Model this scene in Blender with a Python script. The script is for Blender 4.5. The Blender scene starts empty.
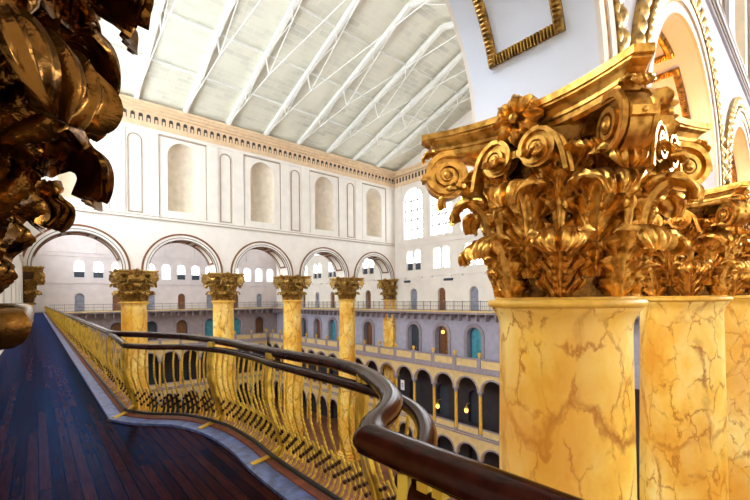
import bpy, math, random
import numpy as np
from mathutils import Vector, Matrix
PI = math.pi
C = bpy.context.scene.collection
random.seed(7)
E = 1.3            # eye height above the gallery floor
ORD = ['zeroth', 'first', 'second', 'third', 'fourth', 'fifth', 'sixth', 'seventh', 'eighth', 'ninth', 'tenth',
       'eleventh', 'twelfth', 'thirteenth', 'fourteenth', 'fifteenth', 'sixteenth', 'seventeenth', 'eighteenth',
       'nineteenth', 'twentieth', 'twenty-first', 'twenty-second', 'twenty-third', 'twenty-fourth', 'twenty-fifth']

# ------------------------------------------------------------------ materials
def new_mat(name):
    m = bpy.data.materials.new(name); m.use_nodes = True
    nt = m.node_tree; b = nt.nodes['Principled BSDF']
    return m, nt, b

def simple(name, col, rough=.6, metal=0., noise=.06, scale=3., bump=0., bscale=40., coat=0., ior=1.5):
    m, nt, b = new_mat(name)
    b.inputs['Roughness'].default_value = rough; b.inputs['Metallic'].default_value = metal
    b.inputs['Coat Weight'].default_value = coat; b.inputs['IOR'].default_value = ior
    g = nt.nodes.new('ShaderNodeNewGeometry')
    n = nt.nodes.new('ShaderNodeTexNoise'); n.inputs['Scale'].default_value = scale; n.inputs['Detail'].default_value = 6
    nt.links.new(g.outputs['Position'], n.inputs['Vector'])
    r = nt.nodes.new('ShaderNodeValToRGB')
    r.color_ramp.elements[0].position = .3; r.color_ramp.elements[1].position = .7
    r.color_ramp.elements[0].color = tuple(max(0, c * (1 - noise * 2)) for c in col) + (1,)
    r.color_ramp.elements[1].color = tuple(min(1, c * (1 + noise)) for c in col) + (1,)
    nt.links.new(n.outputs['Fac'], r.inputs['Fac']); nt.links.new(r.outputs['Color'], b.inputs['Base Color'])
    if bump:
        n2 = nt.nodes.new('ShaderNodeTexNoise'); n2.inputs['Scale'].default_value = bscale
        nt.links.new(g.outputs['Position'], n2.inputs['Vector'])
        bp = nt.nodes.new('ShaderNodeBump'); bp.inputs['Strength'].default_value = bump; bp.inputs['Distance'].default_value = .02
        nt.links.new(n2.outputs['Fac'], bp.inputs['Height']); nt.links.new(bp.outputs['Normal'], b.inputs['Normal'])
    return m

def emit(name, col, s):
    m, nt, b = new_mat(name)
    b.inputs['Base Color'].default_value = (*col, 1); b.inputs['Emission Color'].default_value = (*col, 1)
    b.inputs['Emission Strength'].default_value = s
    return m

def marble(name):
    m, nt, b = new_mat(name); L = nt.links.new
    b.inputs['Roughness'].default_value = .38
    g = nt.nodes.new('ShaderNodeNewGeometry')
    mp = nt.nodes.new('ShaderNodeMapping'); mp.inputs['Scale'].default_value = (1, 1, .55)
    mp.inputs['Rotation'].default_value = (.35, .45, .2)
    L(g.outputs['Position'], mp.inputs['Vector'])
    warp = nt.nodes.new('ShaderNodeTexNoise'); warp.inputs['Scale'].default_value = 2.2; warp.inputs['Detail'].default_value = 8; warp.inputs['Roughness'].default_value = .62
    L(mp.outputs['Vector'], warp.inputs['Vector'])
    add = nt.nodes.new('ShaderNodeMixRGB'); add.blend_type = 'ADD'; add.inputs['Fac'].default_value = .55
    L(mp.outputs['Vector'], add.inputs['Color1']); L(warp.outputs['Color'], add.inputs['Color2'])
    def vein(scale, width, col, strength, prev):
        v = nt.nodes.new('ShaderNodeTexVoronoi'); v.feature = 'DISTANCE_TO_EDGE'; v.inputs['Scale'].default_value = scale
        L(add.outputs['Color'], v.inputs['Vector'])
        mask = nt.nodes.new('ShaderNodeTexNoise'); mask.inputs['Scale'].default_value = scale * 1.3; mask.inputs['Detail'].default_value = 3
        L(g.outputs['Position'], mask.inputs['Vector'])
        rm = nt.nodes.new('ShaderNodeMapRange'); rm.inputs[1].default_value = .38; rm.inputs[2].default_value = .58
        L(mask.outputs['Fac'], rm.inputs[0])
        rw = nt.nodes.new('ShaderNodeMapRange'); rw.inputs[1].default_value = 0; rw.inputs[2].default_value = width
        rw.inputs[3].default_value = 1; rw.inputs[4].default_value = 0
        L(v.outputs['Distance'], rw.inputs[0])
        mu = nt.nodes.new('ShaderNodeMath'); mu.operation = 'MULTIPLY'; L(rm.outputs[0], mu.inputs[0]); L(rw.outputs[0], mu.inputs[1])
        m2 = nt.nodes.new('ShaderNodeMath'); m2.operation = 'MULTIPLY'; m2.inputs[1].default_value = strength; L(mu.outputs[0], m2.inputs[0])
        mx = nt.nodes.new('ShaderNodeMixRGB'); L(m2.outputs[0], mx.inputs['Fac']); L(prev, mx.inputs['Color1']); mx.inputs['Color2'].default_value = (*col, 1)
        return mx.outputs['Color']
    cl = nt.nodes.new('ShaderNodeTexNoise'); cl.inputs['Scale'].default_value = 1.1; cl.inputs['Detail'].default_value = 7; cl.inputs['Roughness'].default_value = .6
    L(add.outputs['Color'], cl.inputs['Vector'])
    r = nt.nodes.new('ShaderNodeValToRGB'); L(cl.outputs['Fac'], r.inputs['Fac'])
    e = r.color_ramp.elements
    e[0].position = .33; e[0].color = (.86, .42, .035, 1); e[1].position = .66; e[1].color = (1.0, .79, .28, 1)
    x = e.new(.47); x.color = (.96, .60, .09, 1)
    c = vein(.75, .05, (.40, .12, .006), .9, r.outputs['Color'])
    c = vein(2.1, .05, (.46, .14, .008), .95, c)
    c = vein(.35, .26, (.74, .29, .015), .7, c)
    L(c, b.inputs['Base Color'])
    return m

def gold(name, col, dark, rough, metal, dirt=.5, bump=.25, bs=30):
    m, nt, b = new_mat(name); L = nt.links.new
    b.inputs['Metallic'].default_value = metal; b.inputs['Roughness'].default_value = rough
    g = nt.nodes.new('ShaderNodeNewGeometry')
    n = nt.nodes.new('ShaderNodeTexNoise'); n.inputs['Scale'].default_value = 9; n.inputs['Detail'].default_value = 5; n.inputs['Roughness'].default_value = .5
    L(g.outputs['Position'], n.inputs['Vector'])
    r = nt.nodes.new('ShaderNodeValToRGB'); L(n.outputs['Fac'], r.inputs['Fac'])
    r.color_ramp.elements[0].position = .5 - .25 * dirt; r.color_ramp.elements[0].color = (*dark, 1)
    r.color_ramp.elements[1].position = .56; r.color_ramp.elements[1].color = (*col, 1)
    L(r.outputs['Color'], b.inputs['Base Color'])
    n2 = nt.nodes.new('ShaderNodeTexNoise'); n2.inputs['Scale'].default_value = bs; n2.inputs['Detail'].default_value = 4
    L(g.outputs['Position'], n2.inputs['Vector'])
    bp = nt.nodes.new('ShaderNodeBump'); bp.inputs['Strength'].default_value = bump; bp.inputs['Distance'].default_value = .01
    L(n2.outputs['Fac'], bp.inputs['Height']); L(bp.outputs['Normal'], b.inputs['Normal'])
    return m

def boards(name):
    m, nt, b = new_mat(name); L = nt.links.new
    g = nt.nodes.new('ShaderNodeNewGeometry')
    mp = nt.nodes.new('ShaderNodeMapping'); mp.inputs['Rotation'].default_value = (0, 0, PI / 2)
    L(g.outputs['Position'], mp.inputs['Vector'])
    br = nt.nodes.new('ShaderNodeTexBrick'); br.inputs['Scale'].default_value = 1
    br.inputs['Brick Width'].default_value = 2.6; br.inputs['Row Height'].default_value = .075; br.inputs['Mortar Size'].default_value = .005
    br.inputs['Color1'].default_value = (.060, .015, .005, 1); br.inputs['Color2'].default_value = (.016, .004, .002, 1)
    br.inputs['Mortar'].default_value = (.006, .004, .004, 1); br.offset = .37
    L(mp.outputs['Vector'], br.inputs['Vector'])
    n = nt.nodes.new('ShaderNodeTexNoise'); n.inputs['Scale'].default_value = 5; n.inputs['Detail'].default_value = 8
    m2 = nt.nodes.new('ShaderNodeMapping'); m2.inputs['Scale'].default_value = (9, .7, 1); L(g.outputs['Position'], m2.inputs['Vector']); L(m2.outputs['Vector'], n.inputs['Vector'])
    mx = nt.nodes.new('ShaderNodeMixRGB'); mx.blend_type = 'MULTIPLY'; mx.inputs['Fac'].default_value = .7
    r = nt.nodes.new('ShaderNodeValToRGB'); r.color_ramp.elements[0].position = .3; r.color_ramp.elements[0].color = (.35, .3, .3, 1)
    r.color_ramp.elements[1].position = .65; r.color_ramp.elements[1].color = (1.3, 1.2, 1.1, 1)
    L(n.outputs['Fac'], r.inputs['Fac']); L(br.outputs['Color'], mx.inputs['Color1']); L(r.outputs['Color'], mx.inputs['Color2'])
    bp = nt.nodes.new('ShaderNodeBump'); bp.inputs['Strength'].default_value = .35; bp.inputs['Distance'].default_value = .004
    L(br.outputs['Fac'], bp.inputs['Height']); bp.invert = True
    df = nt.nodes.new('ShaderNodeBsdfDiffuse'); L(mx.outputs['Color'], df.inputs['Color']); L(bp.outputs['Normal'], df.inputs['Normal'])
    gl = nt.nodes.new('ShaderNodeBsdfGlossy'); gl.inputs['Color'].default_value = (.10, .34, 1.0, 1); L(bp.outputs['Normal'], gl.inputs['Normal'])  # blue of the window reflections put into the gloss colour
    rr = nt.nodes.new('ShaderNodeMapRange'); rr.inputs[3].default_value = .10; rr.inputs[4].default_value = .34
    L(n.outputs['Fac'], rr.inputs[0]); L(rr.outputs[0], gl.inputs['Roughness'])
    lw = nt.nodes.new('ShaderNodeLayerWeight'); lw.inputs['Blend'].default_value = .25
    mr = nt.nodes.new('ShaderNodeMapRange'); mr.inputs[3].default_value = .012; mr.inputs[4].default_value = .30; mr.inputs[1].default_value = .34
    L(lw.outputs['Facing'], mr.inputs[0])
    ms = nt.nodes.new('ShaderNodeMixShader'); L(mr.outputs[0], ms.inputs[0]); L(df.outputs[0], ms.inputs[1]); L(gl.outputs[0], ms.inputs[2])
    L(ms.outputs[0], nt.nodes['Material Output'].inputs['Surface']); nt.nodes.remove(b)
    return m

def roofpanel(name):
    m, nt, b = new_mat(name); L = nt.links.new
    g = nt.nodes.new('ShaderNodeNewGeometry')
    br = nt.nodes.new('ShaderNodeTexBrick'); br.inputs['Scale'].default_value = 1
    br.inputs['Brick Width'].default_value = 1.15; br.inputs['Row Height'].default_value = .42; br.inputs['Mortar Size'].default_value = .018
    br.inputs['Color1'].default_value = (.72, .71, .58, 1); br.inputs['Color2'].default_value = (.55, .55, .46, 1)
    br.inputs['Mortar'].default_value = (.80, .79, .66, 1)
    L(g.outputs['Position'], br.inputs['Vector'])
    n = nt.nodes.new('ShaderNodeTexNoise'); n.inputs['Scale'].default_value = .35; n.inputs['Detail'].default_value = 5
    L(g.outputs['Position'], n.inputs['Vector'])
    mx = nt.nodes.new('ShaderNodeMixRGB'); mx.inputs['Color2'].default_value = (.76, .75, .62, 1)
    r = nt.nodes.new('ShaderNodeMapRange'); r.inputs[1].default_value = .35; r.inputs[2].default_value = .65; L(n.outputs['Fac'], r.inputs[0])
    L(r.outputs[0], mx.inputs['Fac']); L(br.outputs['Color'], mx.inputs['Color1']); L(mx.outputs['Color'], b.inputs['Base Color'])
    b.inputs['Roughness'].default_value = .8
    return m

M = dict(
    marble=marble('painted_marble'),
    gold=gold('gilded_plaster', (.80, .43, .085), (.40, .17, .022), .30, .86, .6),
    shaded_gold=gold('gilding_darkened_as_shade', (.22, .095, .016), (.010, .004, .002), .22, .92, 1.0, .8, 17),  # the gold again, with low light put into its colour
    brass=gold('gold_painted_iron', (.86, .58, .065), (.55, .32, .03), .28, .4, .5),
    wood=simple('dark_varnished_wood', (.042, .009, .005), .15, 0, .3, 12, ior=1.22),
    floor=boards('floor_boards'),
    white=simple('white_wall_paint', (.84, .78, .70), .75, 0, .03, 1.2),
    peach=simple('cornice_paint_with_warm_light', (.78, .57, .36), .7, 0, .06, 2),  # warm light on the cornice put into its paint
    niche=simple('niche_paint_with_shade', (.80, .70, .56), .75, 0, .06, 2),  # tanner than the wall: shade inside the niches put into the paint
    soffit=simple('soffit_paint_with_cool_light', (.76, .84, .97), .6, 0, .03, .8),  # cool light under the near arches put into the paint
    lav=simple('grey_lavender_wall_paint', (.46, .44, .54), .75, 0, .07, 2),
    gap_shade=simple('matt_brown_gap_shade', (.10, .05, .015), .75, 0, .2, 9),  # dark colour stands for shade between the pilaster leaves
    rosewhite=simple('pale_rose_wall_paint', (.68, .60, .59), .75, 0, .04, 1.2),
    dimmed_white=simple('dimmed_near_wall_paint', (.60, .58, .63), .75, 0, .03, 1.2),  # near screen's white, dimmed in colour in place of weaker light
    tanline=simple('tan_moulding_paint', (.40, .31, .23), .7, 0, .06, 3),
    rose=simple('pinkish_grey_wall_paint', (.40, .32, .32), .75, 0, .08, 2),
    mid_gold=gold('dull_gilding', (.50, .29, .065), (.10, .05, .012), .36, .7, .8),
    lightiron=simple('grey_painted_iron', (.20, .19, .20), .5, .2, .05),
    arcade_shade=simple('arcade_paint_with_shade', (.045, .035, .042), .7, 0, .1, 2),  # shade inside the lower arcades put into the colour
    yellow=simple('cream_yellow_arcade_paint', (.78, .58, .26), .7, 0, .07, 2.5),
    ycol=simple('golden_yellow_column_paint', (.85, .48, .06), .5, 0, .1, 5),
    stone=simple('mauve_stone_trim', (.36, .30, .33), .7, 0, .1, 4),
    roof=roofpanel('roof_panels'),
    truss=simple('white_truss_paint', (.82, .82, .76), .6, 0, .04, 3),
    iron=simple('dark_iron', (.03, .025, .025), .45, .5, .1),
    bronze=simple('dark_bronze_knots', (.07, .03, .008), .4, .7, .2, 30),
    dark=simple('dark_dentil_paint', (.055, .05, .05), .8, 0, .1),
    plate=simple('blue_grey_steel_plate', (.20, .29, .66), .35, .3, .25, 14, .3),
    redsill=simple('brick_red_sill', (.30, .075, .035), .5, 0, .25, 12),
    carpet=simple('red_brown_hall_floor', (.28, .10, .05), .5, 0, .25, .6),
    doorbrown=simple('brown_door_wood', (.24, .09, .03), .4, 0, .25, 6),
    doorteal=simple('teal_door_paint', (.08, .36, .44), .4, 0, .2, 2),
    doorgrey=simple('blue_grey_door_paint', (.30, .32, .42), .5, 0, .2, 2),
    shade=simple('dark_roller_shade', (.05, .06, .08), .7, 0, .1),
    signw=simple('white_sign_card', (.85, .85, .85), .5, 0, .01),
    black=simple('black_ink', (.01, .01, .012), .5, 0, 0),
    frame=simple('window_frame_paint', (.72, .70, .70), .5, 0, .04),
    sky=emit('daylit_window_glass', (.86, .93, 1.0), 3.6),
    boosted_near_sky=emit('boosted_near_window_glass', (.92, .96, 1.0), 30.0),  # panes out of view, glow raised to light the near columns
    boosted_left_sky=emit('boosted_left_window_glass', (.86, .93, 1.0), 14.0),  # left-wall panes out of view, glow raised to light the hall
    lamp=emit('glowing_lamp_globe', (1.0, .55, .10), 1.6),
)

# ------------------------------------------------------------------ mesh builder
class MB:
    def __init__(s): s.v = []; s.f = []; s.mi = []; s.cur = 0
    def quad(s, *p):
        i = len(s.v); s.v += [tuple(q) for q in p]; s.f.append(tuple(range(i, i + len(p)))); s.mi.append(s.cur)
    def grid(s, rows, close_u=False, close_v=False):
        i = len(s.v); n = len(rows); k = len(rows[0])
        for r in rows: s.v += [tuple(map(float, q)) for q in r]
        for a in range(n if close_v else n - 1):
            for b in range(k if close_u else k - 1):
                a2 = (a + 1) % n; b2 = (b + 1) % k
                s.f.append((i + a * k + b, i + a * k + b2, i + a2 * k + b2, i + a2 * k + b)); s.mi.append(s.cur)
    def cap(s, ring):
        i = len(s.v); s.v += [tuple(map(float, q)) for q in ring]; s.f.append(tuple(range(i, i + len(ring)))); s.mi.append(s.cur)
    def box(s, x0, x1, y0, y1, z0, z1, fn=None):
        fn = fn or (lambda a, b, c: (a, b, c))
        P = [fn(x, y, z) for z in (z0, z1) for (x, y) in ((x0, y0), (x1, y0), (x1, y1), (x0, y1))]
        i = len(s.v); s.v += [tuple(p) for p in P]
        for q in ((3, 2, 1, 0), (4, 5, 6, 7), (0, 1, 5, 4), (1, 2, 6, 5), (2, 3, 7, 6), (3, 0, 4, 7)):
            s.f.append(tuple(i + j for j in q)); s.mi.append(s.cur)
    def lathe(s, prof, n=48, cx=0, cy=0):
        rows = [[(cx + r * math.cos(2 * PI * j / n), cy + r * math.sin(2 * PI * j / n), z) for j in range(n)] for r, z in prof]
        s.grid(rows, close_u=True)
    def tube(s, path, r, n=8, caps=True, flat=None, twist=0.):
        """sweep an ellipse (or a square with twist) along a path"""
        P = [np.array(p, float) for p in path]; rows = []
        for i, p in enumerate(P):
            t = P[min(i + 1, len(P) - 1)] - P[max(i - 1, 0)]; t /= np.linalg.norm(t) + 1e-9
            up = np.array((0, 0, 1.)) if abs(t[2]) < .9 else np.array((1., 0, 0))
            a = np.cross(t, up); a /= np.linalg.norm(a); b = np.cross(a, t)
            ra, rb = (r, r) if flat is None else flat
            row = []
            for j in range(n):
                w = 2 * PI * j / n + twist * i
                row.append(p + a * ra * math.cos(w) + b * rb * math.sin(w))
            rows.append(row)
        s.grid(rows, close_u=True)
        if caps: s.cap(rows[0][::-1]); s.cap(rows[-1])
    def sphere(s, c, r, n=10, sz=1.):
        rows = [[(c[0] + r * math.sin(PI * a / n) * math.cos(2 * PI * j / n), c[1] + r * math.sin(PI * a / n) * math.sin(2 * PI * j / n),
                  c[2] - sz * r * math.cos(PI * a / n)) for j in range(n)] for a in range(n + 1)]
        s.grid(rows, close_u=True)
    def build(s, name, mats, parent=None, smooth=False, angle=None):
        me = bpy.data.meshes.new(name); me.from_pydata(s.v, [], s.f)
        if not isinstance(mats, (list, tuple)): mats = [mats]
        for m in mats: me.materials.append(m)
        if len(mats) > 1: me.polygons.foreach_set('material_index', s.mi)
        import bmesh
        bm = bmesh.new(); bm.from_mesh(me); bmesh.ops.remove_doubles(bm, verts=bm.verts, dist=1e-5)
        bmesh.ops.recalc_face_normals(bm, faces=bm.faces); bm.to_mesh(me); bm.free()
        if smooth:
            me.polygons.foreach_set('use_smooth', [True] * len(me.polygons))
            if angle:
                me.set_sharp_from_angle(angle=angle)
        me.update()
        o = bpy.data.objects.new(name, me); C.objects.link(o)
        if parent: o.parent = parent
        return o

def tag(o, label, cat, group=None, kind=None):
    if label: o['label'] = label
    if cat: o['category'] = cat
    if group: o['group'] = group
    if kind: o['kind'] = kind
    return o
def thing(name, label, cat, loc=(0, 0, 0), rz=0, group=None):
    o = bpy.data.objects.new(name, None); C.objects.link(o); o.location = loc; o.rotation_euler = (0, 0, rz)
    o.empty_display_size = .2
    return tag(o, label, cat, group)
def struct(o): o['kind'] = 'structure'; return o
def copy_tree(o, parent=None):
    c = o.copy(); C.objects.link(c); c.parent = parent
    for ch in list(o.children): copy_tree(ch, c)
    return c
def catmull(pts, n=12):
    P = [np.array(p, float) for p in pts]; P = [2 * P[0] - P[1]] + P + [2 * P[-1] - P[-2]]; out = []
    for i in range(1, len(P) - 2):
        for k in range(n):
            t = k / n; a, b, c, d = P[i - 1], P[i], P[i + 1], P[i + 2]
            out.append(.5 * (2 * b + (c - a) * t + (2 * a - 5 * b + 4 * c - d) * t * t + (3 * b - a - 3 * c + d) * t ** 3))
    out.append(P[-2]); return out
def resample(path, n):
    P = np.array(path); d = np.r_[0, np.cumsum(np.linalg.norm(np.diff(P, axis=0), axis=1))]
    s = np.linspace(0, d[-1], n); return np.stack([np.interp(s, d, P[:, k]) for k in range(P.shape[1])], 1)

# ------------------------------------------------------------------ setting levels (world z; gallery floor = 0)
XL, XR = -.70, 33.70
YN, YF, YE, YB = 2.56, 35.97, 67.0, -31.0   # near screen, far screen, end wall, wall behind the camera
HT = .85                                    # half thickness of the screens
GROUND = -16.8
COLX = [5.84 + 7 * k for k in range(4)]
ARCHX = [2.34 + 7 * k for k in range(5)]
ZC = 3.735                                  # capital top / springing
ZTOP = 16.75
RI, RO = 2.62, 3.18

class Frame:
    """s runs along the wall, t towards the hall, z up"""
    def __init__(f, o, d, n): f.o, f.d, f.n = o, d, n
    def __call__(f, s, z, t=0): return (f.o[0] + f.d[0] * s + f.n[0] * t, f.o[1] + f.d[1] * s + f.n[1] * t, z)
    def box(f, mb, s0, s1, z0, z1, t0, t1): mb.box(s0, s1, t0, t1, z0, z1, lambda s, t, z: f(s, z, t))

def opening(mb, f, s0, s1, z0, z1, cx, hw, zb, zs, depth, t=0, seg=14, ends=True):
    """a wall field with one round-headed opening and its reveals"""
    if cx is None:
        mb.quad(f(s0, z0, t), f(s1, z0, t), f(s1, z1, t), f(s0, z1, t)); return
    a, b = cx - hw, cx + hw
    if a > s0: mb.quad(f(s0, z0, t), f(a, z0, t), f(a, z1, t), f(s0, z1, t))
    if b < s1: mb.quad(f(b, z0, t), f(s1, z0, t), f(s1, z1, t), f(b, z1, t))
    if zb > z0: mb.quad(f(a, z0, t), f(b, z0, t), f(b, zb, t), f(a, zb, t))
    pts = [(cx + hw * math.cos(PI - PI * i / seg), zs + hw * math.sin(PI * i / seg)) for i in range(seg + 1)]
    for p, q in zip(pts, pts[1:]):
        mb.quad(f(p[0], p[1], t), f(q[0], q[1], t), f(q[0], z1, t), f(p[0], z1, t))
    full = [(a, zb)] + pts + [(b, zb)]
    if depth:
        for p, q in zip(full, full[1:]):
            mb.quad(f(p[0], p[1], t), f(q[0], q[1], t), f(q[0], q[1], t - depth), f(p[0], p[1], t - depth))
        if zb > z0: mb.quad(f(a, zb, t), f(b, zb, t), f(b, zb, t - depth), f(a, zb, t - depth))
def row(mb, f, s0, s1, z0, z1, ops, depth, t=0, seg=14):
    ops = sorted(ops)
    if not ops: opening(mb, f, s0, s1, z0, z1, None, 0, 0, 0, 0, t); return
    cuts = [s0] + [(ops[i][0] + ops[i][1] + ops[i + 1][0] - ops[i + 1][1]) / 2 for i in range(len(ops) - 1)] + [s1]
    for o, c0, c1 in zip(ops, cuts, cuts[1:]): opening(mb, f, c0, c1, z0, z1, *o, depth, t, seg)
def ring(mb, f, cx, zc, r0, r1, t0, t1, a0=0, a1=PI, seg=40, carve=0., n=0):
    """arched moulding of rectangular section; carve makes a beaded or leafy face"""
    rows = []
    for i in range(seg + 1):
        a = a0 + (a1 - a0) * i / seg; k = carve * abs(math.sin(n * (a - a0))) if carve else 0
        c, s = math.cos(a), math.sin(a); rm = (r0 + r1) / 2
        rows.append([f(cx + r * c, zc + r * s, t) for r, t in ((r0, t0), (r0, t1), (r0 * .75 + r1 * .25, t1 + k * .8), (rm, t1 + k), (r0 * .25 + r1 * .75, t1 + k * .8), (r1, t1), (r1, t0))])
    mb.grid(rows, close_u=True); mb.cap(rows[0][::-1]); mb.cap(rows[-1])

trim_n = [0]
def trim(mb, mats, smooth=False):
    trim_n[0] += 1
    return struct(mb.build('trim_%d' % trim_n[0], mats, None, smooth, math.radians(40) if smooth else None))

# ------------------------------------------------------------------ windows and doors (shared meshes, separate objects)
def arched_sheet(hw, zb, zs, y, seg=14):
    pts = [(hw, zb), (-hw, zb)] + [(hw * math.cos(PI - PI * i / seg), zs + hw * math.sin(PI * i / seg)) for i in range(seg + 1)]
    return [(p[0], y, p[1]) for p in pts]
def make_window(hw, zb, zs, nv, nh, shade=False, matp='sky'):
    """local frame: x along the wall, y out of the hall (negative = into the hall), origin on the wall line at z=0"""
    m = MB(); fw = .07; mw_ = .10 if hw > 1 else .04
    fr = lambda s, z, t=0: (s, -t, z)
    ring_pts = []
    m.box(-hw, -hw + fw, -.03, .05, zb, zs); m.box(hw - fw, hw, -.03, .05, zb, zs); m.box(-hw, hw, -.03, .05, zb, zb + fw)
    ring(m, fr, 0, zs, hw - fw, hw, -.05, .03, seg=14)
    for i in range(1, nv + 1):
        x = -hw + 2 * hw * i / (nv + 1); top = zs + math.sqrt(max(0, hw * hw - x * x)); m.box(x - mw_, x + mw_, -.03, .03, zb, top)
    for i in range(1, nh + 1):
        z = zb + (zs - zb) * i / nh; m.box(-hw, hw, -.03, .03, z - mw_, z + mw_)
    fo = m.build('window_proto', M['frame']); struct(fo)
    p = MB(); p.quad(*arched_sheet(hw - .02, zb, zs, .04))
    po = p.build('window_pane', M[matp], fo)
    if shade:
        q = MB(); q.box(-hw + .05, hw - .05, -.05, -.035, zb + .05, zb + (zs + hw - zb) * .36); q.build('roller_shade', M['shade'], fo)
    return fo
def make_door(hw, zs, mat, glazed=False):
    m = MB(); m.box(-hw, hw, 0, .06, 0, zs)
    pts = [(hw * math.cos(PI * i / 12), zs + hw * math.sin(PI * i / 12)) for i in range(13)]
    m.cap([(x, 0, z) for x, z in pts])
    for sx in (-1, 1):
        for z0, z1 in ((.25, .95), (1.1, zs - .1)):
            m.box(sx * hw * .5 - hw * .33, sx * hw * .5 + hw * .33, -.03, 0, z0 * zs / 2.4, z1)
    o = m.build('door_proto', mat); struct(o)
    k = MB(); k.sphere((.08, -.06, 1.05), .045, 8); k.build('door_handle', M['brass'], o, True)
    return o
wn = [0]; dn = [0]
def put_window(proto, f, s, t=-.3, z=0):
    o = proto if not proto.get('used') else copy_tree(proto)
    proto['used'] = 1; wn[0] += 1; o.name = 'window_%d' % wn[0]
    p = f(s, z, t); o.location = p; o.rotation_euler = (0, 0, math.atan2(f.d[1], f.d[0]))
    return o
def put_door(proto, f, s, t, z):
    o = proto if not proto.get('used') else copy_tree(proto)
    proto['used'] = 1; dn[0] += 1; o.name = 'door_%d' % dn[0]
    o.location = f(s, z, t); o.rotation_euler = (0, 0, math.atan2(f.d[1], f.d[0]))
    return o
BIGW = make_window(1.45, 8.40, 12.95, 2, 4)
BIGS = make_window(1.45, 8.40, 12.95, 2, 4, matp='boosted_near_sky')
BIGL = make_window(1.45, 8.40, 12.95, 2, 4, matp='boosted_left_sky')
ENDW, ENDWS = make_window(.62, 4.65, 6.43, 1, 3), make_window(.62, 4.65, 6.43, 1, 3, True)
SMW = make_window(.50, 4.65, 6.55, 1, 3)
SMWS = make_window(.50, 4.65, 6.55, 1, 3, True)
D4B, D4G = make_door(.52, 1.95, M['doorbrown']), make_door(.52, 1.95, M['doorgrey'])
D3B, D3T, D3G = make_door(.82, 3.05, M['doorbrown']), make_door(.82, 3.05, M['doorteal']), make_door(.82, 3.05, M['shade'])

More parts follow.
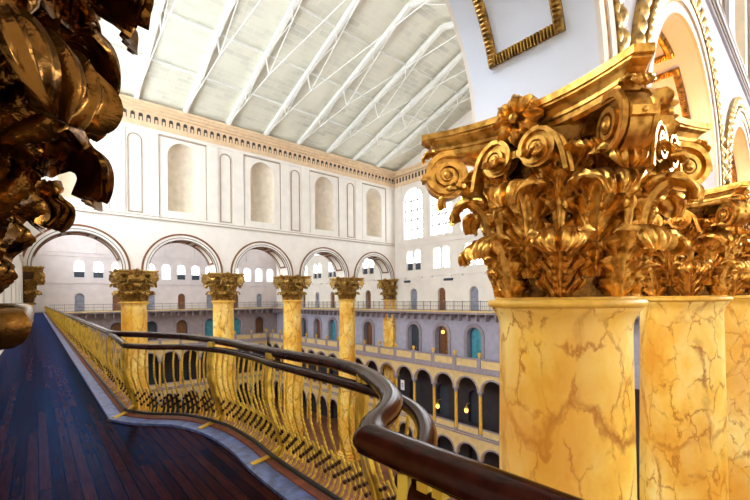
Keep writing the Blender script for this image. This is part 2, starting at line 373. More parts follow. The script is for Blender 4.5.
# ------------------------------------------------------------------ long and end walls with galleries
BAY = 4.2; AB = 2.8
WIN0 = 32.0        # a window axis of the right wall (y)
def wall_system(name, f, s0, s1, cen, arc_s0, arc_s1, arc_cols, offs_w=(-.63, .63), hw_w=.52, paint='lav', winp=None, gallery=True, lower=True, shades=(), big=True):
    """full height wall: clerestory, paired windows, gallery doors, arched storey, then the two arcades in front"""
    bays = [c for c in cen if s0 + 1.7 < c < s1 - 1.7 and abs(abs(c) - 36.2) > 1 and abs(abs(c) - 2.6) > 1]
    up = MB()
    row(up, f, s0, s1, 8.18, 15.0, [(c, 1.5, 8.40, 12.9) for c in bays] if big else [], .35)
    row(up, f, s0, s1, 3.98, 7.5, [(c + d, hw_w, 4.65, 7.05 - hw_w) for c in bays for d in offs_w if s0 + .8 < c + d < s1 - .8], .3, 0, 10)
    row(up, f, s0, s1, 0, 3.84, [(c, .54, 0.0, 1.95) for c in bays], .35, 0, 10)
    f.box(up, s0, s1, 7.5, 7.72, -.2, .10); f.box(up, s0, s1, 7.72, 8.02, -.2, .05); f.box(up, s0, s1, 8.02, 8.18, -.2, .14)
    f.box(up, s0, s1, 3.84, 3.98, -.2, .10)
    for c in bays:
        for e in (c - BAY / 2,):
            f.box(up, e - .28, e + .28, 8.18, 15.0, -.1, .10)
        for e in (-1.35, 1.35): f.box(up, c + e - .07, c + e + .07, 3.68, 3.84, -.1, .16)
    struct(up.build(name, M['white' if paint == 'lav' else 'rosewhite']))
    cor = MB(); f.box(cor, s0, s1, 15.0, 15.35, -.2, .12); f.box(cor, s0, s1, 15.35, 16.15, -.2, .16); f.box(cor, s0, s1, 16.15, 16.5, -.2, .5); f.box(cor, s0, s1, 16.5, 16.75, -.2, .65)
    cor.cur = 1
    x = s0 + .2
    while x < s1 - .3:
        f.box(cor, x, x + .26, 15.45, 16.0, .15, .17); x += .52
    trim(cor, [M['peach'], M['dark']])
    for c in bays:
        if big: put_window(BIGL if name == 'wall_left' else BIGS if c > -2 and name == 'wall_right' else BIGW, f, c, -.3)
        sm = winp or (SMW, SMWS)
        for d in offs_w:
            if s0 + .8 < c + d < s1 - .8: put_window(sm[1] if any(abs(c - q) < 1 for q in shades) else sm[0], f, c + d, -.25)
    if not gallery: return
    for i, c in enumerate(bays):
        put_door(D4B if i % 2 else D4G, f, c, -.33, 0)
    if not lower: return
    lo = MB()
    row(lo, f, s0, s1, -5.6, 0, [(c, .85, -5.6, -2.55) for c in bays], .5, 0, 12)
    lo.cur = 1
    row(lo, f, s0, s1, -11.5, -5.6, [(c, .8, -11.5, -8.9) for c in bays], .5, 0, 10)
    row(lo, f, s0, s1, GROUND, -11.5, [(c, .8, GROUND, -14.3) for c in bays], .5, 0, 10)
    struct(lo.build(name.replace('wall_', 'wall_lower_'), [M[paint], M['arcade_shade']]))
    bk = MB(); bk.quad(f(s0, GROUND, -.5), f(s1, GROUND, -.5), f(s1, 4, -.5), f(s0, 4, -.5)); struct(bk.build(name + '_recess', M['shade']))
    for i, c in enumerate(bays):
        put_door([D3T, D3B, D3G, D3B, D3T][i % 5], f, c + (.18 if i % 3 else -.1), -.46, -5.6)
    tr = MB()
    for c in bays:
        ring(tr, f, c, -2.55, .86, 1.22, 0, .12, seg=16)
        for e in (-1.04, 1.04): f.box(tr, c + e - .18, c + e + .18, -5.6, -2.55, 0, .12)
    trim(tr, M['stone'])
    # the fourth-floor gallery: slab on brackets
    g = MB(); f.box(g, s0, s1, -.12, 0, 0, 1.60); trim(g, M['yellow'])
    g = MB(); f.box(g, s0, s1, -.32, -.12, 0, 1.50)
    x = s0 + .5
    while x < s1:
        f.box(g, x - .06, x + .06, -.55, -.3, 0, 1.4); f.box(g, x - .06, x + .06, -1.0, -.55, .9, 1.4); x += 1.05
    trim(g, [M['stone']])
    # arcade floors
    A = arc_s0, arc_s1; T = 2.7
    fl = MB(); f.box(fl, A[0], A[1], -5.95, -5.6, 0, T - .3); f.box(fl, A[0], A[1], -11.85, -11.5, 0, T - .3)
    trim(fl, M['arcade_shade'])
    a = MB(); mids = [(p + q) / 2 for p, q in zip(arc_cols, arc_cols[1:])]
    R = AB / 2 - .24
    for zs, z1 in ((-7.43, -5.6), (-13.75, -11.55)):
        row(a, f, A[0], A[1], zs, z1, [(c, R, zs, zs) for c in mids], .3, T, 14)
        row(a, f, A[0], A[1], zs, z1, [(c, R, zs, zs) for c in mids], 0, T - .3, 14)
        for c in arc_cols: f.box(a, c - .24, c + .24, zs, zs + .01, T - .3, T)
    struct(a.build(name.replace('wall_', 'wall_arcade_'), M['yellow']))
    st = MB()
    for zs in (-7.43, -13.75):
        for c in mids: ring(st, f, c, zs, R, R + .17, T, T + .06, seg=16)
    f.box(st, A[0], A[1], -5.75, -5.55, T - .3, T + .14); f.box(st, A[0], A[1], -11.62, -11.5, T - .3, T + .1)
    f.box(st, A[0], A[1], -11.85, -11.72, T - .3, T + .06); f.box(st, A[0], A[1], -5.55, -5.2, T - .16, T + .06)
    trim(st, M['stone'])

def shaft_column_proto():
    t = thing('arcade_column', '', 'column')
    m = MB(); m.lathe([(.17, .18), (.165, .6), (.15, 3.2), (.155, 3.75)], 14); m.build('shaft', M['ycol'], t, True, .7)
    m = MB(); m.lathe([(.15, 3.72), (.19, 3.76), (.165, 3.82), (.22, 4.0), (.0, 4.0)], 14); m.box(-.25, .25, -.2, .2, 4.0, 4.12); m.build('capital', M['stone'], t)
    m = MB(); m.box(-.23, .23, -.2, .2, 0, .1); m.lathe([(.22, .1), (.23, .14), (.2, .18), (.17, .2)], 14); m.build('base', M['stone'], t)
    return t
ACP = shaft_column_proto(); acp_used = [False]
def arcade_columns(f, cols, where, T=2.55):
    """slim columns of both arcades, counted from the corner named in the label"""
    for i, s in enumerate(cols):
        for lev, z, h in (('second-floor', -11.538, 4.108), ('ground-floor', GROUND, 3.05)):
            o = ACP if not acp_used[0] else copy_tree(ACP); acp_used[0] = True
            o.location = f(s, z, T); o.scale = (1, 1, (h - .012) / 4.12)
            o.rotation_euler = (0, 0, math.atan2(f.d[1], f.d[0]))
            o['kind'] = 'thing'
            tag(o, 'slim yellow %s arcade column on the %s, %s' % (lev, where[0], where[1] % ORD[i + 1]), 'column', 'slim yellow arcade columns')

def stone_balustrade(f, s0, s1, cols, label):
    T = 2.7; t = thing('stone_balustrade', label, 'balustrade', f(s0, -5.2, T), 0, None)
    t.location = (0, 0, 0)
    m = MB(); f.box(m, s0, s1, -5.2, -4.5, T - .12, T + .02); m.build('panel', M['yellow'], t)
    m = MB(); f.box(m, s0, s1, -4.5, -4.36, T - .2, T + .1); m.build('coping', M['stone'], t)
    for c in cols:
        m = MB(); f.box(m, c - .2, c + .2, -5.2, -4.3, T - .24, T + .12); m.build('pedestal', M['stone'], t)
        p = f(c, 0, T - .06); m = MB(); m.lathe([(.08, -4.3), (.16, -4.26), (.06, -4.2), (.2, -4.0), (.16, -3.86), (.03, -3.78)], 10, p[0], p[1]); m.build('finial', M['ycol'], t, True)
    return t
def panel_railing(f, s0, s1, cols, label):
    T = 2.62; t = thing('parapet_railing', label, 'railing')
    for a, b in zip(cols, cols[1:]):
        m = MB(); f.box(m, a + .25, b - .25, -11.5, -10.95, T - .1, T); m.build('panel', M['yellow'], t)
        m = MB(); f.box(m, a + .25, b - .25, -10.95, -10.85, T - .14, T + .06); m.build('coping', M['stone'], t)
    return t
def gallery_rail(f, s0, s1, label, T=1.45, step=1.05):
    t = thing('gallery_railing', label, 'railing')
    m = MB(); f.box(m, s0, s1, .92, .98, T - .03, T + .03); m.build('handrail', M['lightiron'], t)
    m = MB(); f.box(m, s0, s1, .08, .12, T - .02, T + .02); f.box(m, s0, s1, .5, .53, T - .015, T + .015); m.build('lower_rail', M['iron'], t)
    x = s0 + .5; first = None
    while x < s1:
        if first is None:
            p = MB(); p.box(-.035, .035, -.035, .035, 0, 1.04); first = p.build('post', M['stone'], t); o = first
        else:
            o = first.copy(); C.objects.link(o); o.parent = t
        o.location = f(x, 0, T); x += step
    b = MB(); x = s0 + .1
    while x < s1:
        f.box(b, x - .008, x + .008, .1, .93, T - .008, T + .008); x += .21
    tag(b.build('baluster', M['lightiron'], t), None, None, None, 'stuff')
    return t

FR = Frame((XR, 0), (0, -1), (-1, 0))       # right wall: s = -y, so doors/windows face the hall
FE = Frame((0, YE), (1, 0), (0, -1))        # end wall: s = x
FL = Frame((XL, 0), (0, 1), (1, 0))         # left wall: s = y
wcen = [-(WIN0 + BAY * k) for k in range(-20, 20)]
rc = [-(29.6 + AB * k) for k in range(13, -8, -1)]      # arcade column axes on the right wall
wall_system('wall_right', FR, -YE, 31.0, wcen, rc[0], rc[-1], rc, shades=(-32.0,) + tuple(-(32.0 + 4.2 * k) for k in range(1, 6)))
ecen = [4.44 + 4.32 * k for k in range(-1, 7)]
ec = [-.35 + AB * k for k in range(0, 12)]
BAY_keep = BAY
wall_system('wall_back', FE, XL, XR, ecen, ec[0], ec[-1], ec, shades=ecen[:2] + ecen[4:5], big=False, offs_w=(0, 2.16), hw_w=.64, paint='rose', winp=(ENDW, ENDWS))
wall_system('wall_left', FL, YB, YE, [WIN0 + BAY * k for k in range(-8, 8)], 0, 0, [], lower=False)
arcade_columns(FR, [c for c in rc if c < -12], ('long wall', '%s from its far end'))
arcade_columns(FE, [c for c in ec], ('end wall', '%s from the walkway side'))
stone_balustrade(FR, rc[0], rc[-1], rc, 'cream stone balustrade with gold finials along the right wall above the arcade')
stone_balustrade(FE, ec[0], ec[-1], ec, 'cream stone balustrade crossing the end wall beyond the far columns')
panel_railing(FR, rc[0], rc[-1], rc, 'cream panelled parapet between the second-floor columns of the right wall')
panel_railing(FE, ec[0], ec[-1], ec, 'cream panelled parapet between the second-floor columns of the end wall')
gallery_rail(FR, -65.4, -3.6, 'thin dark metal railing along the top gallery of the right wall')
gallery_rail(FE, 1.2, 32.2, 'thin dark metal railing crossing the top gallery of the end wall')

# plain wall behind the camera, roofs, ground
FB = Frame((0, YB), (1, 0), (0, 1))
m = MB(); opening(m, FB, XL, XR, GROUND, ZTOP, None, 0, 0, 0, 0); struct(m.build('wall_front', M['white']))
for k in range(7): put_window(BIGW, FB, 3.6 + 4.3 * k, .06)  # unseen windows added to light the columns from behind the camera
m = MB(); m.quad((XL, YB, GROUND), (XL, YE, GROUND), (XL, YE, 0), (XL, YB, 0)); struct(m.build('wall_left_lower', M['white']))
m = MB(); m.box(XL - 1, XR + 1, YB - 1, YE + 1, GROUND - .2, GROUND); struct(m.build('floor', M['carpet']))
YM, ZR = 18.9, 22.1
m = MB()
m.quad((XL, YF - HT + .3, 16.7), (XR, YF - HT + .3, 16.7), (XR, YM, ZR), (XL, YM, ZR))
m.quad((XL, YN + HT - .3, 16.7), (XR, YN + HT - .3, 16.7), (XR, YM, ZR), (XL, YM, ZR))
struct(m.build('ceiling', M['roof']))
m = MB()
for x in (XL, XR): m.quad((x, YF, 16.7), (x, YN, 16.7), (x, YM, ZR + .4))
struct(m.build('wall_gable', M['white']))
m = MB(); m.quad((XL, YF, 16.72), (XR, YF, 16.72), (XR, YE, 16.72), (XL, YE, 16.72)); m.quad((XL, YB, 16.72), (XR, YB, 16.72), (XR, YN, 16.72), (XL, YN, 16.72))
struct(m.build('ceiling_end_courts', M['roof']))

# ------------------------------------------------------------------ the two arched screens
def screen(name, yc, front_sign, near):
    """front_sign: -1 when the seen face looks to -y"""
    ff = Frame((0, yc - HT), (1, 0), (0, -1)); fb = Frame((0, yc + HT), (1, 0), (0, 1))
    w = MB()
    ops = [(c, RI, ZC, ZC) for c in ARCHX]
    row(w, ff, XL, XR, ZC, 7.75, ops, 0, 0, 40); row(w, fb, XL, XR, ZC, 7.75, ops, 0, 0, 40)
    for x in COLX: w.box(x - .88, x + .88, yc - HT, yc + HT, ZC, ZC + .01)
    tl = MB()
    for f in (ff, fb):
        f.box(tl, XL, XR, 7.80, 7.86, -.2, .09); f.box(tl, XL, XR, 8.02, 8.08, -.2, .13)
        nic = [(c, 1.2, 8.7, 13.2) for c in ARCHX] if f is ff else []
        row(w, f, XL, XR, 8.05, 15.0, nic, 0, 0, 20)
        f.box(w, XL, XR, 7.75, 7.88, -.2, .06); f.box(w, XL, XR, 7.88, 8.05, -.2, .12)
        for k in range(5):
            c = ARCHX[k]
            for e in (-2.35, 2.35): f.box(w, max(XL, c + e - .48), min(XR, c + e + .48), 8.05, 14.75, -.05, .10)
            for e in (-1.85, 1.85): f.box(tl, c + e - .05, c + e + .05, 8.25, 14.7, -.05, .06)
            f.box(tl, c - 1.85, c + 1.85, 14.62, 14.72, -.05, .06)
            # round-headed narrow panel between the pilasters, outlined by a thin moulding
            cc = c + 3.5
            if cc < XR - .6:
                for e in (-.46, .46): f.box(tl, cc + e - .045, cc + e + .045, 8.3, 13.9, -.05, .06)
                ring(tl, f, cc, 13.9, .415, .505, -.05, .06, seg=12)
                f.box(tl, cc - .505, cc + .505, 8.25, 8.34, -.05, .06)
        f.box(w, XL, XR, 14.75, 15.0, -.2, .14)
    struct(w.build(name, M['dimmed_white' if near else 'white'])); trim(tl, M['tanline'])
    # arch soffits
    s = MB()
    for c in ARCHX:
        rows = []
        for i in range(41):
            a = PI * i / 40
            rows.append([(c + RI * math.cos(a), yc - HT, ZC + RI * math.sin(a)), (c + RI * math.cos(a), yc + HT, ZC + RI * math.sin(a))])
        s.grid(rows)
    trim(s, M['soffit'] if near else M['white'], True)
    # niches: half-round recesses with a quarter-dome
    n = MB()
    for f in (ff,):
        for c in ARCHX:
            R = 1.2; rows = []
            for j in range(11):
                z = 8.7 + (13.2 - 8.7) * j / 10
                rows.append([f(c - R * math.cos(PI * i / 16), z, -1.2 * R * math.sin(PI * i / 16)) for i in range(17)])
            for j in range(1, 9):
                b = PI / 2 * j / 8; r = R * math.cos(b); z = 13.2 + R * math.sin(b)
                rows.append([f(c - r * math.cos(PI * i / 16), z, -1.2 * r * math.sin(PI * i / 16)) for i in range(17)])
            n.grid(rows)
            n.quad(*[f(c - R * math.cos(PI * i / 16), 8.7, -1.2 * R * math.sin(PI * i / 16)) for i in range(17)])
    trim(n, M['niche'], True)
    # archivolts
    for f in (ff, fb):
        seen = (f is ff)
        for c in ARCHX:
            a0, a1 = 0, PI
            m = MB(); ring(m, f, c, ZC, RI, RI + .17, 0, .05, seg=40); ring(m, f, c, ZC, RI + .2, RI + .38, 0, .08, seg=40); trim(m, M['white'])
            m = MB(); ring(m, f, c, ZC, RI + .40, RI + (.50 if near else .53), 0, .10, seg=240 if (near and seen) else 48, carve=.035 if near and seen else 0, n=60)
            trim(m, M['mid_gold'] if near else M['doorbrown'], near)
            if near and seen:
                m = MB(); ring(m, f, c, ZC, RI + .57, RI + .82, 0, .07, seg=320, carve=.07, n=40, a0=.12, a1=PI - .12); trim(m, M['mid_gold'], True)
            m = MB(); ring(m, f, c, ZC, RI + .17, RI + .21, 0, .055 if near else .085, seg=40); (None if near else ring(m, f, c, ZC, RI - .015, RI + .03, -.02, .055, seg=40)); trim(m, M['gold'] if near else M['dark'])
    # entablature with its arched dentil band
    k = MB()
    for f in (ff, fb):
        f.box(k, XL, XR, 15.0, 15.3, -.2, .18); f.box(k, XL, XR, 15.3, 16.15, -.2, .22); f.box(k, XL, XR, 16.15, 16.32, -.2, .5); f.box(k, XL, XR, 16.32, 16.55, -.2, .72); f.box(k, XL, XR, 16.55, 16.75, -.2, .85)
    k.cur = 1
    for f in (ff, fb):
        x = XL + .3
        while x < XR - .3:
            f.box(k, x, x + .30, 15.42, 15.86, .215, .235)
            pts = [(x + .15 + .15 * math.cos(PI * i / 6), 15.86 + .15 * math.sin(PI * i / 6)) for i in range(7)]
            k.cap([f(a, b, .235) for a, b in pts]); x += .54
    k.cur = 0
    for f in (ff, fb):
        x = XL + .3
        while x < XR - .3:
            f.box(k, x + .07, x + .23, 15.42, 15.7, .22, .27); x += .54
    trim(k, [M['peach'], M['dark']])
    top = MB(); top.quad((XL, yc - HT, ZTOP), (XR, yc - HT, ZTOP), (XR, yc + HT, ZTOP), (XL, yc + HT, ZTOP)); trim(top, M['peach'])
screen('wall_near_screen', YN, -1, True)
screen('wall_far_screen', YF, -1, False)
# carved frames on the soffit of the near arches
def soffit_frame(cx, y0, y1, a0, a1, w=.13, mat='gold', carved=True):
    m = MB(); R = RI
    def strip(ya, yb, b0, b1, n, along):
        rows = []
        for i in range(n + 1):
            a = b0 + (b1 - b0) * i / n; k = .02 + .035 * abs(math.sin(i * PI / 4)) if along else .035
            c, s = math.cos(a), math.sin(a)
            P = lambda r, y: (cx + r * c, y, ZC + r * s)
            rows.append([P(R + .02, ya), P(R - .03, ya), P(R - .03 - k, ya * .7 + yb * .3), P(R - .03 - k, ya * .3 + yb * .7), P(R - .03, yb), P(R + .02, yb)])
        m.grid(rows); m.cap(rows[0]); m.cap(rows[-1])
    strip(y0, y0 + w, a0, a1, 160 if carved else 16, carved); strip(y1 - w, y1, a0, a1, 160 if carved else 16, carved)
    dw = w / R
    for b in (a0, a1 - dw):
        n = 24 if carved else 1
        for i in range(n):
            ya = y0 + (y1 - y0) * i / n; yb = y0 + (y1 - y0) * (i + .85) / n; strip(ya, yb, b, b + dw, 4, False)
    trim(m, M['mid_gold' if mat == 'gold' else mat])
for c in ARCHX:
    for a0, a1 in ((.30, 1.18), (1.32, PI - 1.32), (PI - 1.18, PI - .30)):
        soffit_frame(c, YN - HT + .33, YN + HT - .33, a0, a1)
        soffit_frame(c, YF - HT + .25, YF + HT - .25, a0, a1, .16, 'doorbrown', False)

# ------------------------------------------------------------------ Corinthian capitals
def smoothstep(a, b, x): t = np.clip((x - a) / (b - a), 0, 1); return t * t * (3 - 2 * t)
def leaf_mesh(name, prof, W, wrap=True, lobes=5, nv=84, nu=45, thick=.03, mat='gold', A=.04, edge=.07, base=.6, tip=.35, lean=0.):
    """acanthus leaf: x outwards, y sideways, z up; the top rolls outwards and down"""
    c = resample(catmull(prof, 14), nv); T = np.gradient(c, axis=0); T /= np.linalg.norm(T, axis=1)[:, None] + 1e-9
    N = np.stack([T[:, 1], -T[:, 0]], 1); v = np.linspace(0, 1, nv); u = np.linspace(-1, 1, nu)
    wv = np.interp(v, [0, .3, .55, .78, .92, 1], [base, .86, 1.0, .96, .74, tip]) * W / 2
    U, V = np.meshgrid(u, v); au = np.abs(U)
    ph = lobes * (V - .50 * au) + .35
    notch = (.5 + .5 * np.cos(2 * PI * (lobes * (V - .50) + .35))) ** 2
    wid = wv[:, None] * (1 - .36 * notch * smoothstep(.35, 1, au) * (1 - .4 * smoothstep(.85, 1, V)))
    lob = .5 - .5 * np.cos(2 * PI * ph)                           # 1 in the middle of a lobe
    fl = 2 * np.abs(np.sin(PI * 3 * ph)) - 1                      # rounded fingers with sharp creases inside each lobe
    curl = smoothstep(.60, .82, V)
    fl2 = 2 * np.abs(np.sin(U * 11)) - 1
    body = smoothstep(.07, .22, au)
    h = A * (.50 * fl * (1 - curl) + .50 * fl2 * curl) * body + 1.5 * A * (lob - .6) * smoothstep(.12, .5, au) * (1 - .65 * curl)
    h -= 1.5 * A * (1 - lob) ** 6 * np.exp(-((au - .52) / .16) ** 2) * (1 - curl)   # the drilled eyes between lobes
    h += 1.5 * A * np.exp(-(U / .085) ** 2) - 1.0 * A * np.exp(-((au - .17) / .06) ** 2)
    h += edge * (au ** 2) * (1 - curl) * smoothstep(.05, .3, V) - .10 * W * curl * au ** 2 * smoothstep(.8, 1, V)
    def sheet(off):
        rho = c[:, 0][:, None] + N[:, 0][:, None] * (h + off); z = c[:, 1][:, None] + N[:, 1][:, None] * (h + off)
        y = U * wid + lean * V ** 1.5
        if wrap: r0 = np.maximum(rho, .6); return np.stack([rho * np.cos(y / r0), rho * np.sin(y / r0), z], 2)
        return np.stack([rho, y, z], 2)
    a, b = sheet(0), sheet(-thick)
    mb = MB(); mb.grid(a); mb.grid(b[:, ::-1])
    for s1, s2 in ((a[:, 0], b[:, 0]), (a[:, -1], b[:, -1]), (a[0], b[0]), (a[-1], b[-1])): mb.grid([s1, s2])
    o = mb.build(name, M[mat], None, True, math.radians(70))
    me = o.data; bpy.data.objects.remove(o); return me
LOW = [(.90, 0), (.94, .25), (.98, .48), (1.06, .66), (1.19, .78), (1.32, .77), (1.40, .66), (1.37, .54)]
SEC = [(.93, .25), (.98, .70), (1.03, 1.05), (1.12, 1.27), (1.28, 1.40), (1.44, 1.38), (1.53, 1.26), (1.50, 1.13)]
VLF = [(1.00, 1.15), (1.10, 1.42), (1.26, 1.60), (1.48, 1.66), (1.66, 1.58), (1.74, 1.44), (1.71, 1.34)]
CAL = [(1.02, .95), (1.06, 1.25), (1.13, 1.50), (1.26, 1.70), (1.38, 1.74), (1.43, 1.66)]

def spiral_scroll(turns, r0, r1, w, th, lead, side=1):
    """strap scroll in the x-z plane: a leading stem (list of x,z), then a spiral about (0,0) starting at its top"""
    pts = list(lead); n = int(26 * turns)
    for i in range(n + 1):
        k = i / n; a = PI / 2 + .25 - 2 * PI * turns * k; r = r0 * (r1 / r0) ** k
        pts.append((r * math.cos(a), r * math.sin(a), k))
    P = np.array([(p[0], p[1]) for p in pts]); nl = len(lead)
    K = np.array([0.] * nl + [p[2] for p in pts[nl:]])
    T = np.gradient(P, axis=0); T /= np.linalg.norm(T, axis=1)[:, None]; N = np.stack([-T[:, 1], T[:, 0]], 1)
    rows = []
    for p, nn, k in zip(P, N, K):
        t = th * (1 - .68 * k) / 2; e = .15 * w; g = t * 1.35; hw = w / 2 * (1 + .12 * k)
        sec = [(t, -hw), (t, -hw + e), (t - g, -hw + 1.6 * e), (t - g, hw - 1.6 * e), (t, hw - e), (t, hw), (-t, hw), (-t, -hw)]
        rows.append([(p[0] + nn[0] * a, b, p[1] + nn[1] * a) for a, b in sec])
    m = MB(); m.grid(rows, close_u=True); m.cap(rows[0]); m.cap(rows[-1][::-1])
    m.box(r0 - .05, r0 + .028, -w * .34, w * .34, -.045, .045); m.sphere((r0 + .025, 0, 0), .03, 8)   # the tie across the strap, with its stud
    # web inside the scroll and the eye
    nc = 28; rr = r0 * .93
    for sy in (-1, 1):
        m.cap([(rr * math.cos(2 * PI * i / nc), sy * w * .30, rr * math.sin(2 * PI * i / nc)) for i in range(nc)][::sy])
    m.grid([[(rr * math.cos(2 * PI * i / nc), s * w * .30, rr * math.sin(2 * PI * i / nc)) for i in range(nc)] for s in (-1, 1)], close_u=True)
    e = r1 * 1.35
    rows = [[(q * e * math.cos(2 * PI * i / 14), y, q * e * math.sin(2 * PI * i / 14)) for i in range(14)] for q, y in ((0.01, -w * .66), (.7, -w * .64), (1, -w * .56), (1, w * .56), (.7, w * .64), (.01, w * .66))]
    m.grid(rows, close_u=True)
    return m
def as_mesh(mb, name, mat, sm=True, ang=50):
    o = mb.build(name, mat, None, sm, math.radians(ang)); me = o.data; bpy.data.objects.remove(o); return me
def rosette_mesh(mat):
    m = MB(); npet = 8
    for k in range(npet):
        a0 = 2 * PI * k / npet; rows = []
        for i in range(12):
            t = i / 11; r = .06 + .26 * t; w = .112 * math.sin(PI * (.08 + .84 * t)) ** .8; x = .05 + .09 * math.sin(PI * min(1, t * .95)) + (.02 if k % 2 else 0)
            rw = []
            for j in range(9):
                q = j / 4 - 1; yy = q * w * (1 - .18 * (abs(math.sin(9 * t)) if abs(q) > .8 else 0)); hh = x + .03 * math.cos(q * 7) - .085 * q * q
                rw.append((hh, r * math.cos(a0) - yy * math.sin(a0), r * math.sin(a0) + yy * math.cos(a0)))
            rows.append(rw)
        back = [[(-.03, p[1], p[2]) for p in rw] for rw in rows]
        m.grid(rows); m.grid(back); m.grid([[r[0] for r in rows], [r[0] for r in back]]); m.grid([[r[-1] for r in rows], [r[-1] for r in back]]); m.grid([rows[-1], back[-1]])
    m.sphere((.11, 0, 0), .065, 12)
    return as_mesh(m, 'rosette', mat, True, 60)

def abacus_outline(a, mid, cut, n=12):
    """concave-sided square with cut corners"""
    pts = []
    for k in range(4):
        th = k * PI / 2; c, s = math.cos(th), math.sin(th)
        for i in range(n + 1):
            q = -1 + 2 * i / n; y = q * (a - cut); x = mid + (a - mid) * abs(q) ** 2.0
            pts.append((x * c - y * s, x * s + y * c))
    return pts
def abacus_mb(half=False):
    m = MB(); prof = [(2.06, -.22), (2.10, -.17), (2.16, -.16), (2.17, -.13), (2.21, -.13), (2.27, -.09), (2.31, -.03), (2.34, -.03), (2.34, 0), (2.42, 0)]
    rows = [[(p[0], p[1], z) for p in abacus_outline(1.50 + d, 1.17 + d, .14)] for z, d in prof]
    m.grid(rows, close_u=True); m.cap(rows[-1]); m.cap(rows[0][::-1]); return m

def capital_meshes(mat):
    mm = {}
    mm['low'] = leaf_mesh('acanthus_leaf', LOW, .80, True, 5, mat=mat)
    mm['sec'] = leaf_mesh('acanthus_leaf', SEC, .84, True, 6, mat=mat)
    mm['flow'] = leaf_mesh('acanthus_leaf', [(x - .92, z) for x, z in LOW], .84, False, 5, mat=mat)
    mm['fsec'] = leaf_mesh('acanthus_leaf', [(x - .92, z) for x, z in SEC], .84, False, 6, mat=mat)
    mm['vlf'] = leaf_mesh('volute_leaf', VLF, .50, True, 5, 40, 25, mat=mat, base=.5, tip=.3)
    mm['calL'] = leaf_mesh('calyx_leaf', CAL, .44, True, 4, 36, 25, mat=mat, base=.3, tip=.5, lean=.30, A=.026)
    mm['calR'] = leaf_mesh('calyx_leaf', CAL, .44, True, 4, 36, 25, mat=mat, base=.3, tip=.5, lean=-.30, A=.026)
    m = MB(); rows = []
    for i in range(10):
        t = i / 9; z = .70 + .50 * t; r = .035 + .05 * t + (.02 if i in (7, 8) else 0)
        rows.append([(1.03 + .03 * t + r * (1 + .18 * math.cos(5 * 2 * PI * j / 40)) * math.cos(2 * PI * j / 40), r * (1 + .18 * math.cos(5 * 2 * PI * j / 40)) * math.sin(2 * PI * j / 40), z) for j in range(40)])
    m.grid(rows, close_u=True); mm['stalk'] = as_mesh(m, 'stalk', M[mat])
    lead = [(x, z) for x, z in catmull([(-.86, -.55), (-.80, -.18), (-.64, .10), (-.42, .27), (-.2, .325)], 6)]
    mm['vol'] = as_mesh(spiral_scroll(3.0, .335, .045, .34, .075, lead), 'volute', M[mat])
    lead = [(x, z) for x, z in catmull([(-.36, -.34), (-.32, -.14), (-.25, .06), (-.14, .18), (-.05, .225)], 6)]
    mm['hel'] = as_mesh(spiral_scroll(2.7, .235, .035, .22, .052, lead), 'helix_scroll', M[mat])
    mm['ros'] = rosette_mesh(M[mat])
    m = MB(); m.lathe([(.86, 0), (.88, .5), (.92, 1.1), (1.0, 1.6), (1.10, 1.9), (1.16, 2.02), (1.16, 2.06), (0, 2.06)], 64); mm['bell'] = as_mesh(m, 'bell', M['shaded_gold'])  # bell coloured dark so gaps between leaves read as shade
    mm['aba'] = as_mesh(abacus_mb(), 'abacus', M[mat], False)
    return mm
GM = capital_meshes('gold')
def sub(name, me, parent, loc=(0, 0, 0), rz=0, extra=None):
    o = bpy.data.objects.new(name, me); C.objects.link(o); o.parent = parent
    o.matrix_local = Matrix.Translation(loc) @ Matrix.Rotation(rz, 4, 'Z') @ (extra or Matrix())
    return o
def make_capital(parent, z, mm):
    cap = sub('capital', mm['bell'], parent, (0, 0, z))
    sub('abacus', mm['aba'], cap)
    for k in range(8):
        a = k * PI / 4
        sub('acanthus_leaf', mm['low'], cap, rz=a + PI / 8)
        sub('acanthus_leaf', mm['sec'], cap, rz=a)
        sub('stalk', mm['stalk'], cap, rz=a + PI / 8)
        sub('calyx_leaf', mm['calL'], cap, rz=a + PI / 8); sub('calyx_leaf', mm['calR'], cap, rz=a + PI / 8)
    for k in range(4):
        d = PI / 4 + k * PI / 2
        sub('volute', mm['vol'], cap, (1.66 * math.cos(d), 1.66 * math.sin(d), 1.79), d)
        sub('volute_leaf', mm['vlf'], cap, rz=d)
        sub('corner_leaf', mm['vlf'], cap, (1.20 * math.cos(d), 1.20 * math.sin(d), 1.42), d, Matrix.Diagonal((.46, .62, .46, 1)))
        n = k * PI / 2
        sub('rosette', mm['ros'], cap, (1.20 * math.cos(n), 1.20 * math.sin(n), 2.24), n)
        for sg in (-1, 1):     # the pair of inner scrolls under each rosette, curling towards each other
            x, y = 1.20, sg * .27
            p = (x * math.cos(n) - y * math.sin(n), x * math.sin(n) + y * math.cos(n), 1.80)
            sub('helix_scroll', mm['hel'], cap, p, n - sg * PI / 2)
    return cap
def shaft_prof(z0):
    H = E - z0
    pr = [(1.0, z0)]
    for i in range(13):
        t = i / 12; pr.append((1.0 - .125 * t ** 1.6, z0 + .05 + (H - .55) * t))
    pr += [(.88, E - .38), (.90, E - .30), (.945, E - .22), (.985, E - .165), (.985, E - .14)]
    return pr
BASEH = .9
